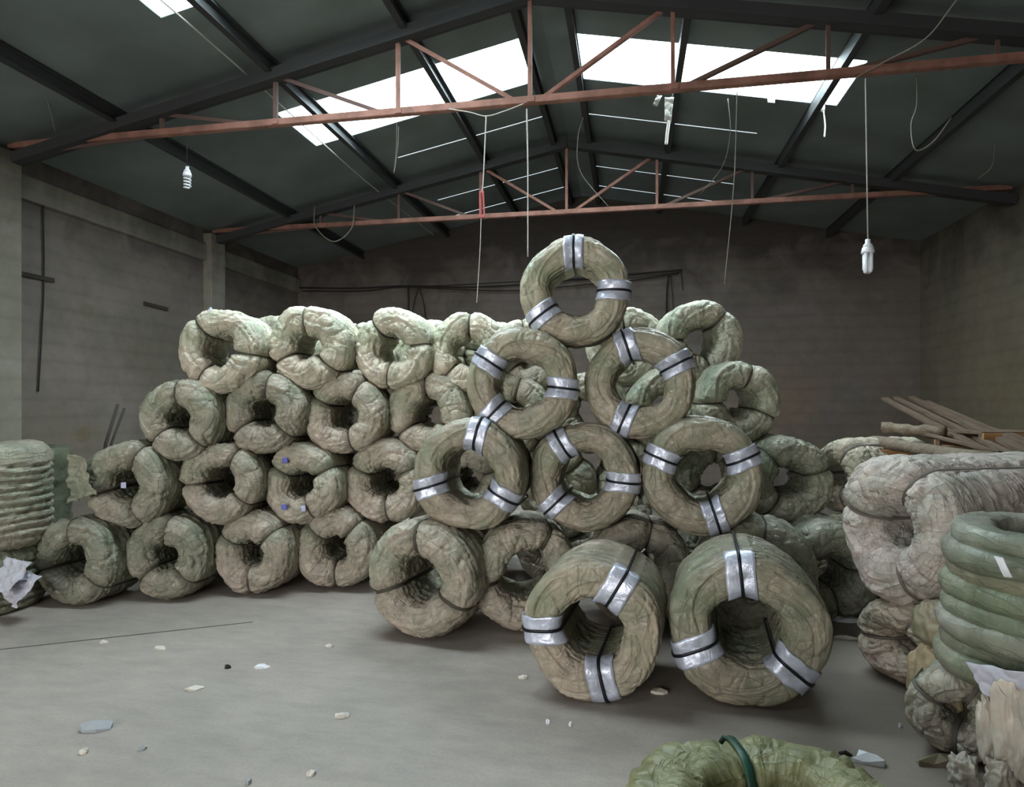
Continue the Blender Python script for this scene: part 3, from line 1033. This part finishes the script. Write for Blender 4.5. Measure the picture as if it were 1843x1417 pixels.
# ------------------------------------------------------------ crumpled sacks, sheets and scraps
def lump(name, loc, size, seed, mt, label, cat, tint=(1, 1, 1), n=64, amp=1.6, rz=0.0, group=None, fold=0.14):
    u = np.linspace(0, math.pi, n)
    v = np.arange(2 * n) / (2 * n) * 2 * math.pi
    U, Vv = np.meshgrid(u, v, indexing='ij')
    N = np.stack([np.sin(U) * np.cos(Vv), np.sin(U) * np.sin(Vv), np.cos(U)], 2).reshape(-1, 3)
    N2 = np.sign(N) * np.abs(N) ** 0.8
    k = 1 + fold * noise(N * 1.7 + seed, seed) + fold * .5 * noise(N * 4 + seed, seed + 1)
    V = N2 * (np.array(size) / 2) * k[:, None]
    V += N * (crumple(V * np.array([1.3, 1.3, .4]) + seed * 2.3, seed, amp * 1.2) + crumple(V * 1.0 + seed, seed + 40, amp * .45))[:, None]
    V[:, 2] = np.maximum(V[:, 2], -size[2] / 2 * .96)
    V[:, 2] += size[2] / 2 * .96
    m_ = 2 * n
    F = []
    I, J = np.meshgrid(np.arange(n - 1), np.arange(m_), indexing='ij')
    J2 = (J + 1) % m_
    F = np.stack([I * m_ + J, (I + 1) * m_ + J, (I + 1) * m_ + J2, I * m_ + J2], 2).reshape(-1, 4)
    o = link(name, npmesh(name, V, F, mt))
    o.location = loc
    o.rotation_euler = (0, 0, rz)
    o.color = (*tint, 1)
    return tag(o, label, cat, group)


def cloth(name, corners, nx, ny, seed, mt, label, cat, amp=0.03, sag=0.0, tint=(1, 1, 1), parent=None, fr=9):
    """crumpled sheet over a bilinear patch of four corners"""
    a, b, c_, d = [np.array(q) for q in corners]
    s, t_ = np.meshgrid(np.linspace(0, 1, nx), np.linspace(0, 1, ny), indexing='ij')
    s, t_ = s.reshape(-1, 1), t_.reshape(-1, 1)
    V = a * (1 - s) * (1 - t_) + b * s * (1 - t_) + c_ * s * t_ + d * (1 - s) * t_
    nrm = np.cross(b - a, d - a)
    nrm = nrm / np.linalg.norm(nrm)
    h = amp * (noise(V * fr, seed) + .6 * (ridge(V * fr * 1.7, seed + 1, 2) - .4) + .3 * noise(V * fr * 4, seed + 2)) - sag * (4 * s[:, 0] * (1 - s[:, 0]))
    V = V + nrm * h[:, None]
    # ragged outline
    V = V + (np.array(b - a) * .05)[None] * noise(V * 14, seed + 5)[:, None] + (np.array(d - a) * .05)[None] * noise(V * 14 + 9, seed + 6)[:, None]
    i, j = np.meshgrid(np.arange(nx - 1), np.arange(ny - 1), indexing='ij')
    F = np.stack([i * ny + j, (i + 1) * ny + j, (i + 1) * ny + j + 1, i * ny + j + 1], 2).reshape(-1, 4)
    o = link(name, npmesh(name, V, F, mt), parent)
    sm = o.modifiers.new('thickness', 'SOLIDIFY')
    sm.thickness = 0.003
    o.color = (*tint, 1)
    if label:
        tag(o, label, cat)
    return o


# the heap under the green rings: crumpled coil, sacks, white sheet
side_coil(1716, 1262, 2.68, .19, .30, 121, 'small crumpled coil with grey plastic, standing under the green rings', M['wrap_pale'], (.8, .82, .76), -34, .192, (60, 150, 270), Rin=.045, crease=1.3, hoop=.8)
b_ = P(1716, 1150, 3.0)
lump('sack', (b_.x, b_.y, .33), (.30, .36, .24), 131, M['wrap_brown'], 'brown crumpled sack wedged between the pale bundles and the green rings', 'sack', amp=.9)
b_ = P(1682, 1230, 2.98)
lump('sack', (b_.x, b_.y, 0), (.17, .30, .38), 132, M['wrap_brown'], 'upright tan sack under the brown crumpled sack', 'sack', (1.3, 1.25, 1.15), amp=1.0)
b_ = P(1880, 1300, 2.75)
lump('sack', (b_.x, b_.y, 0), (.62, .6, .34), 133, M['wrap_brown'], 'big dark sack carrying the stack of green rings', 'sack', (.8, .8, .8), amp=1.6)
rl = ['pinkish white rag hanging beside the small crumpled coil', 'pale twisted rag hanging from the white sheet', 'pale rag hanging at the right picture edge under the white sheet',
      'tan rag heaped on the floor below the hanging rags', 'dull tan rag on the floor below the small crumpled coil']
for k, (px, py, D, w_, h_, tn) in enumerate(((1782, 1310, 2.42, .075, .27, 1.15), (1815, 1300, 2.34, .085, .34, 1.2), (1852, 1320, 2.28, .09, .36, 1.0), (1800, 1395, 2.36, .16, .15, .8), (1735, 1392, 2.45, .15, .13, .75))):
    q = P(px, py, D)
    lump('rag', (q.x, q.y, max(0, q.z - h_ * .5)), (w_, .10, h_), 140 + k, M['wrap_pale'], rl[k], 'rag', (tn, tn * .97, tn * .93), n=56, amp=.75 if k < 3 else .35, rz=.3 * k, group='rags hanging under the green rings', fold=.3)
cloth('white_sheet', [P(1742, 1192, 2.5), P(1850, 1212, 2.26), P(1872, 1300, 2.25), P(1768, 1248, 2.42)], 60, 40, 151, M['sheet'], 'white plastic sheet hanging out below the green rings', 'plastic sheet', amp=.012)
cloth('torn_label', [P(1788, 1000, 2.36), P(1805, 1003, 2.34), P(1822, 1040, 2.32), P(1806, 1038, 2.33)], 10, 10, 152, M['white'], 'small white torn label stuck on the second green ring', 'label', amp=.002)

# plastic scraps on the left
b_ = P(18, 1045, 4.35)
for k, (px, py, w_) in enumerate(((10, 1032, .16), (36, 1056, .12))):
    q = P(px, py, 4.45)
    cloth('plastic_bag', [q + Vector((-w_, 0, -.09)), q + Vector((w_ * .8, -.12, -.11)), q + Vector((w_, .05, .07)), q + Vector((-w_ * .7, .1, .09))], 44, 44, 160 + k, M['sheet'],
          ['crumpled white plastic bag at the left picture edge', 'smaller white plastic bag tucked against the leftmost floor coil'][k], 'plastic bag', amp=.022, fr=10)
b_ = Fl(-6, 1092)
lump('sack', (b_.x, b_.y + .15, 0), (.45, .34, .22), 163, M['wrap_green'], 'dark green sack on the floor at the left picture edge', 'sack', (.8, .8, .8), n=40)
cloth('wrapping_flap', [P(124, 816, 4.80), P(146, 822, 4.76), P(172, 890, 4.72), P(126, 905, 4.82)], 26, 26, 164, M['wrap'], 'loose flap of wrapping standing out left of the second row', 'wrapping', amp=.035, tint=(.75, .78, .75))
for k, (px, py, cm) in enumerate(((274, 872, 'label_paper'), (222, 874, 'label_paper'), (513, 829, 'blue'), (511, 913, 'blue'), (545, 916, 'label_paper'))):
    D = AD(px) - .02
    q = P(px, py, D)
    cloth('sticker', [q + CR * -.022 + CU * -.02, q + CR * .022 + CU * -.022, q + CR * .02 + CU * .024, q + CR * -.02 + CU * .02], 6, 6, 170 + k, M[cm],
          ['pale blue sticker on the leftmost coil of the second row', 'white paper scrap in the hole of the leftmost second row coil', 'blue tag on the upper lobe of the two tag coil',
           'blue tag on the lower lobe of the two tag coil', 'pale lilac tag beside the lower blue tag'][k], 'tag', amp=.003)
q = P(380, 563, AD(380) + .05)
cloth('silver_scrap', [q + CR * -.04, q + CR * .03 + CU * -.05, q + CR * .045 + CU * -.01, q + CR * -.01 + CU * .045], 8, 8, 178, M['pad'], 'silver scrap on the crown of the leftmost top row coil', 'scrap', amp=.006)


# floor scraps
def scrap(px, py, w_, d_, mt, seed, label, cat='scrap', h=.012, rz=0):
    c = Fl(px, py)
    n = 9
    v, f = [], []
    r2 = random.Random(seed)
    top = []
    for k in range(n):
        a = 2 * math.pi * k / n
        rr = r2.uniform(.6, 1.0)
        top.append((rr * math.cos(a) * w_ / 2, rr * math.sin(a) * d_ / 2, h * r2.uniform(.3, 1.6)))
    v.append((0, 0, h * 1.9))
    v += top
    v += [(x, y, 0.0005) for x, y, _ in top]
    for k in range(n):
        k2 = (k + 1) % n
        f.append((0, 1 + k, 1 + k2))
        f.append((1 + k, 1 + n + k, 1 + n + k2, 1 + k2))
    f.append(tuple(1 + n + k for k in range(n - 1, -1, -1)))
    mb = MB()
    mb.v, mb.f = v, f
    o = mb.build('floor_scrap' if cat == 'scrap' else cat, mt, smooth=False)
    o.location = c
    o.rotation_euler[2] = TH + rz
    return tag(o, label, cat, 'scraps littering the floor')


W, Pp = M['white'], M['paper']
for k, (px, py, w_, d_, mt, lab) in enumerate((
        (186, 1158, .07, .05, Pp, 'small pale scrap on the floor just below the crack'),
        (290, 1169, .11, .04, Pp, 'thin pale scrap lying right of the small scrap near the crack'),
        (470, 1203, .12, .05, W, 'bright white torn scrap in the middle of the left floor'),
        (410, 1203, .05, .03, M['dark'], 'tiny dark chip left of the bright white scrap'),
        (351, 1241, .12, .06, Pp, 'pale oval scrap left of centre on the floor'),
        (172, 1312, .19, .09, M['bluegrey'], 'blue grey twisted rag scrap on the left foreground floor'),
        (150, 1357, .05, .03, Pp, 'tiny pale scrap below the blue grey rag scrap'),
        (256, 1350, .04, .04, M['bluegrey'], 'tiny grey scrap right of the blue grey rag scrap'),
        (617, 1291, .09, .05, Pp, 'pale crumpled scrap on the floor right of the oval one'),
        (593, 1165, .06, .03, Pp, 'faint pale scrap before the big crumpled coil'),
        (560, 1395, .05, .05, Pp, 'pale crumb near the bottom edge of the floor'),
        (447, 1410, .03, .03, M['bluegrey'], 'grey crumb at the very bottom of the floor'),
        (942, 1222, .06, .03, Pp, 'pale scrap just left of the front left padded coil'),
        (1188, 1246, .13, .08, Pp, 'crumpled pale scrap between the two front padded coils'),
        (986, 1303, .02, .02, W, 'white speck below the front left padded coil, left'),
        (1027, 1307, .02, .02, W, 'white speck below the front left padded coil, right'),
        (1518, 1118, .24, .10, W, 'long white board scrap right of the front right coil, farther'),
        (1522, 1150, .18, .07, Pp, 'pale broken scrap right of the front right coil, nearer'),
        (1556, 1128, .13, .05, M['wood'], 'brown splinter beside the white board scrap'),
        (1562, 1372, .15, .09, W, 'white crumpled paper right of the foreground flat coil'),
        (1522, 1360, .06, .02, M['dark'], 'dark splinter left of the white crumpled paper'),
        (1690, 1375, .22, .08, M['wrap_brown'], 'brown rag scrap on the floor below the small crumpled coil'),
        (1620, 1310, .02, .02, W, 'white speck on the floor left of the small crumpled coil'))):
    scrap(px, py, w_, d_, mt, 200 + k, lab, rz=random.uniform(-.3, .3), h=.012 if k not in (5, 16, 19, 21) else .022)
# floor joint: a narrow dark strip let into the slab
A, B = Fl(-40, 1174), Fl(455, 1120)
MB().bar(A + Vector((0, 0, .0)), B + Vector((0, 0, .0)), 0.009, 0.003).build('floor_joint', M['dark'], fl)

# ------------------------------------------------------------ timber at the right
wood = [((1592, 718, 7.3), (1870, 862, 3.9), .07, .03, 'wood', 'old plank lowest on the slope of the timber pile at right'),
        ((1612, 716, 7.4), (1880, 848, 4.0), .05, .035, 'wood', 'old plank lying second across the timber pile'),
        ((1640, 716, 7.5), (1885, 832, 4.1), .06, .04, 'wood', 'old plank lying third across the timber pile'),
        ((1668, 724, 7.0), (1885, 818, 4.2), .04, .04, 'wood', 'narrow batten fourth across the timber pile'),
        ((1700, 750, 6.4), (1885, 806, 4.3), .05, .05, 'wood', 'square batten highest at the right edge of the timber pile'),
        ((1588, 762, 6.0), (1800, 815, 4.4), .03, .025, 'wood', 'thin lath sloping over the orange boards'),
        ((1600, 772, 5.9), (1740, 800, 4.9), .025, .02, 'wood', 'short thin lath just under the sloping lath')]
for k, (a, b_, w_, h_, mt, lab) in enumerate(wood):
    a, b_ = P(*a), P(*b_)
    d = b_ - a
    o = MB().box(0, d.length, -w_ / 2, w_ / 2, -h_ / 2, h_ / 2).build('plank', M[mt], bevel=.003)
    o.location = a
    o.rotation_euler = d.to_track_quat('X', 'Z').to_euler()
    tag(o, lab, 'plank', 'old planks on the timber pile')
a, b_ = P(1572, 795, 5.3), P(1870, 852, 3.5)
pts, rs = [], []
for k in range(24):
    q = k / 23
    pts.append(a.lerp(b_, q) + Vector((0, 0, .008 * math.sin(q * 5))))
    rs.append(.048 + .006 * math.sin(q * 17) + .03 * max(0, math.sin((q - .5) * 2 * math.pi)))
o = MB().tube(pts, rs, 14).build('wrapped_pole', M['pole'], smooth=True)
o.color = (.95, .9, .85, 1)
tag(o, 'thick brown wrapped pole lying over the pale bundle at right', 'pole')
pts = [P(1590, 770, 5.6).lerp(P(1700, 778, 5.2), k / 10) + Vector((0, 0, .005 * math.sin(k))) for k in range(11)]
o = MB().tube(pts, [.045 + .008 * math.sin(k * 2) for k in range(11)], 12).build('wrapping_roll', M['pole'], smooth=True)
o.color = (.9, .85, .8, 1)
tag(o, 'short brown roll of wrapping above the thick pole', 'roll')
for k, (px, py, D, sx, sy, sz, lab) in enumerate(((1672, 842, 5.0, .75, .5, None, 'orange wooden crate behind the large pale bundle'), (1840, 790, 4.9, .6, .6, None, 'orange brown crate at the right edge under the planks'))):
    c = P(px, py, D)
    h_ = P(px, 808 if k == 0 else 778, D).z
    o = empty('wooden_crate', (c.x, c.y, 0), lab, 'crate', 'orange wooden crates', (0, 0, math.radians(8)))
    n = 8
    for j in range(n):
        z0 = h_ * j / n
        MB().box(-sx / 2, sx / 2, -.02, .0, z0 + .01, z0 + h_ / n - .01).build('board', M['orange'], o, bevel=.003)
        MB().box(-sx / 2, sx / 2, sy - .02, sy, z0 + .01, z0 + h_ / n - .01).build('board', M['orange'], o)
    for x in (-sx / 2 + .03, sx / 2 - .03):
        for y in (.025, sy - .045):
            MB().box(x - .025, x + .025, y - .024, y + .024, 0, h_).build('corner_post', M['wood'], o)
        MB().box(x - .01, x + .01, .03, sy - .03, h_ * .1, h_ * .9).build('side_board', M['orange'], o)
    MB().box(-sx / 2, sx / 2, 0, sy - .02, h_ - .02, h_).build('lid', M['wood'], o)
q0, q1 = P(186, 812, 5.6), P(212, 730, 6.2)
q0 = Vector((-5.1, 5.2, 0))
tag(MB().tube([Fl(172, 1033), P(190, 800, 5.95), P(212, 728, 6.1)], .016, 8).build('rod', M['hole_rod'], smooth=True), 'thin rusty rod leaning behind the stack near the left wall', 'rod', 'rusty rods leaning at left')
tag(MB().tube([Fl(181, 1034), P(200, 800, 5.95), P(224, 735, 6.1)], .012, 8).build('rod', M['hole_rod'], smooth=True), 'second thinner rusty rod leaning right of the other near the left wall', 'rod', 'rusty rods leaning at left')


# ------------------------------------------------------------ hanging cables, lamps, torn plastic
def bez(p, n=24):
    """Catmull-Rom through the points"""
    p = [Vector(q) for q in p]
    p = [p[0] * 2 - p[1]] + p + [p[-1] * 2 - p[-2]]
    out = []
    for i in range(1, len(p) - 2):
        for k in range(n // (len(p) - 3) + 1):
            t_ = k / (n // (len(p) - 3) + 1)
            a, b, c, d = p[i - 1:i + 3]
            out.append(.5 * ((2 * b) + (c - a) * t_ + (2 * a - 5 * b + 4 * c - d) * t_ ** 2 + (3 * b - a - 3 * c + d) * t_ ** 3))
    out.append(p[-2])
    return out


def up(q):
    q = q.copy()
    q.z = roofz(q.x) - .002
    return q


def cable(pts, r, mt, label, name='cable', cat='cable', n=24, group='cables hanging from the roof'):
    o = MB().tube(bez(pts, n), r, 6).build(name, M[mt], smooth=True)
    return tag(o, label, cat, group)


Y1, Y2 = 5.26, 8.4
cable([PY(948, 196, Y1), PY(950, 300, 5.2), PY(950, 462, 5.15)], .006, 'rope', 'straight pale rope hanging to the left shoulder of the topmost coil', 'rope', 'rope')
cable([PY(875, 208, Y1), PY(871, 300, Y1), PY(868, 348, Y1)], .006, 'rope', 'pale rope hanging down to the red handle', 'rope', 'rope')
cable([PY(808, 196, Y1), PY(845, 202, Y1), PY(875, 209, Y1), PY(908, 200, Y1), PY(944, 186, Y1)], .005, 'rope', 'slack pale rope bridled under the near truss', 'rope', 'rope')
cable([PY(866, 388, Y1), PY(864, 450, Y1), PY(858, 545, Y1)], .004, 'rope', 'thin cord dangling below the red handle', 'cord', 'cord')
MB_ = MB()
a, b_ = PY(867, 346, Y1), PY(868, 390, Y1)
o = MB().bar(a + Vector((-.014, 0, 0)), b_ + Vector((-.018, 0, 0)), .014, .014).bar(a + Vector((.012, 0, 0)), b_ + Vector((.018, 0, 0)), .014, .014).bar(b_ + Vector((-.025, 0, 0)), b_ + Vector((.025, 0, 0)), .016, .016).bar(a + Vector((-.02, 0, 0)), a + Vector((.02, 0, 0)), .016, .016).build('hoist_handle', M['red'], bevel=.003)
tag(o, 'red pull handle hanging on the pale rope under the near truss', 'handle')
cable([PY(1327, 160, Y1), PY(1321, 330, Y1), PY(1304, 512, Y1)], .004, 'cable', 'long thin cable hanging right of the topmost coil')
cable([up(PY(714, 228, 6.0)), PY(714, 228, 6.0), PY(713, 270, 6.0), PY(709, 312, 6.0), PY(716, 262, 6.0), PY(717, 228, 6.0)], .003, 'cable', 'doubled short wire hanging under the left roof light')
cable([PY(1052, 204, 7.6), PY(1040, 250, 7.8), PY(1045, 310, 8.1), PY(1095, 372, 8.4)], .006, 'cable', 'cable curving down along the ridge to the far truss')
cable([PY(1310, 178, 7.0), PY(1314, 240, 7.4), PY(1300, 300, 7.9), PY(1260, 350, 8.4)], .005, 'cable', 'cable swooping from the right roof light to the far truss')
cable([PY(566, 372, Y2), PY(568, 408, Y2), PY(600, 435, Y2), PY(632, 412, Y2), PY(638, 370, Y2)], .009, 'cable', 'cable loop hanging from the far truss at left')
cable([up(PY(1650, 170, 6.3)), PY(1650, 190, 6.3), PY(1640, 225, 6.3), PY(1648, 270, 6.3), PY(1680, 255, 6.3), PY(1712, 212, 6.3)], .006, 'cable', 'cable loop hanging below the roof at right')
cable([PY(1722, 0, 4.6), PY(1665, 70, 4.9), PY(1590, 112, 5.2), PY(1540, 140, 5.3)], .005, 'cable', 'cable sagging from the roof edge at upper right to the near truss')
cable([PY(1760, 322, 7.8), PY(1785, 300, 7.6), PY(1790, 268, 7.4), up(PY(1790, 262, 7.4))], .005, 'cable', 'short cable end near the right wall top')
cable([up(PY(52, 82, 4.6)), PY(52, 86, 4.6), PY(56, 110, 4.6), PY(85, 180, 4.9), PY(100, 240, 5.2)], .005, 'cable', 'cable dangling under the roof at upper left')
c0, c1, c2, c3 = onL((74, 330)), onL((76, 500)), onL((72, 600)), onL((66, 705))
dx = Vector((.02, 0, 0))
cable([c0 + dx, c1 + dx, c2 + dx, c3 + dx], .008, 'dark', 'dark cable running down the left wall by the pillar')
# cables and brackets on the back wall
yb = YB - .06
for k, (pts, r) in enumerate((
        ([(535, 518), (640, 519), (725, 515), (830, 517), (930, 513), (1080, 500), (1135, 494), (1228, 486)], .014),
        ([(545, 524), (650, 524), (725, 517), (820, 521), (930, 523), (1080, 510), (1150, 503), (1222, 492)], .012),
        ([(730, 516), (800, 514), (930, 507), (1080, 500), (1140, 500), (1226, 490)], .009))):
    cable([PY(x, y, yb - .02 * k) for x, y in pts], r, 'dark', ['upper dark cable strung along the back wall', 'lower dark cable strung along the back wall', 'thin dark cable strung along the back wall'][k], n=40, group='cables on the back wall')
for k, pts in enumerate(([(734, 518), (735, 545), (733, 600)], [(752, 520), (745, 545), (737, 590)], [(755, 520), (763, 550), (767, 590)], [(1203, 495), (1200, 530), (1199, 600)], [(1207, 495), (1210, 530), (1216, 600)], [(1226, 488), (1227, 505), (1229, 523)])):
    cable([PY(x, y, yb) for x, y in pts], .012 if k in (0, 3) else .008, 'dark', ['thick cable end dropping from the back wall run at left', 'crossing cable end beside the thick one on the back wall', 'loose cable end right of the crossing one on the back wall',
                                                      'cable end dropping behind the highest right coil, left strand', 'cable end dropping behind the highest right coil, right strand', 'short hooked cable end at the right end of the wall run'][k], group='cable ends on the back wall')

# lamps: compact fluorescent tubes
def cfl(px0, py0, py1, Y, label, cord_top=None, spiral=False):
    top, bot = PY(px0, py0, Y), PY(px0, py1, Y)
    H = top.z - bot.z
    o = empty('pendant_bulb', (top.x, top.y, top.z), label, 'light bulb', 'energy saving bulbs')
    r = H * .13
    n = 20

    def lathe(prof, nm):
        mb = MB()
        for z_, rr in prof:
            for k in range(n):
                a = 2 * math.pi * k / n
                mb.v.append((rr * math.cos(a), rr * math.sin(a), z_))
        for i in range(len(prof) - 1):
            for k in range(n):
                mb.f.append((i * n + k, (i + 1) * n + k, (i + 1) * n + (k + 1) % n, i * n + (k + 1) % n))
        mb.build(nm, M['white'], o, smooth=True)
    lathe([(0, .002), (0, r * .55), (-H * .12, r * .6), (-H * .16, r * .95), (-H * .24, r * 1.1), (-H * .24, .002)], 'socket')
    lathe([(-H * .25, .002), (-H * .25, r * 1.2), (-H * .40, r * 1.45), (-H * .42, r * 1.4), (-H * .42, .002)], 'ballast')
    if spiral:
        pts = []
        for k in range(90):
            a = k / 90 * 2 * math.pi * 4
            pts.append((r * 1.0 * math.cos(a), r * 1.0 * math.sin(a), -H * .44 - H * .54 * k / 90))
        MB().tube(pts, H * .035, 8).build('glow_tube', M['white'], o, smooth=True)
    else:
        for k in range(4):
            a = math.pi / 4 + k * math.pi / 2
            x, y = r * .8 * math.cos(a), r * .8 * math.sin(a)
            MB().tube([(x, y, -H * .42), (x, y, -H * .9), (x * .8, y * .8, -H * .97), (x * .3, y * .3, -H * 1.0)], r * .42, 10).build('glow_tube', M['white'], o, smooth=True)
    if cord_top:
        a = PY(*cord_top, Y)
        b2 = Vector((0, 0, 0))
        MB().tube([(a.x - top.x, 0, a.z - top.z), (0, 0, 0)], .003 if spiral else .005, 6).build('cord', M['dark' if spiral else 'rope'], o, smooth=True)
    return o


cfl(1562, 431, 490, 5.24, 'white tube bulb hanging on a long cord in front of the back wall', (1558, 141))
cfl(337, 300, 341, 5.24, 'white spiral bulb hanging under the roof at left', (336, 244), spiral=True)

# torn plastic film dangling from the roof light
for k, (c4, nm, lab) in enumerate((
        ([PY(1197, 175, 6.4), PY(1213, 176, 6.4), PY(1207, 222, 6.4), PY(1196, 218, 6.4)], 'plastic_strip', 'long torn plastic strip dangling under the right roof light'),
        ([PY(1183, 172, 6.4), PY(1192, 172, 6.4), PY(1182, 192, 6.4), PY(1175, 188, 6.4)], 'plastic_strip', 'short torn plastic tip left of the long dangling strip'),
        ([PY(1470, 168, 6.9), PY(1486, 160, 6.9), PY(1484, 205, 6.9), PY(1468, 196, 6.9)], 'plastic_strip', 'torn plastic hanging at the right end of the roof light'),
        ([PY(1380, 172, 6.9), PY(1396, 173, 6.9), PY(1394, 186, 6.9), PY(1382, 183, 6.9)], 'plastic_strip', 'small torn plastic tuft in the middle of the right roof light'))):
    tag(cloth(nm, c4, 10, 16, 220 + k, M['film'], lab, 'plastic strip', amp=.02), None, None, 'torn plastic under the roof light')
cable([PY(1204, 218, 6.4), PY(1201, 240, 6.4), PY(1199, 260, 6.4)], .015, 'rope', 'twisted tail of plastic below the long dangling strip', 'plastic_tail', 'plastic strip')
cable([PY(1482, 200, 6.9), PY(1485, 225, 6.9), PY(1484, 247, 6.9)], .008, 'rope', 'thin plastic tail at the right end of the roof light', 'plastic_tail', 'plastic strip')
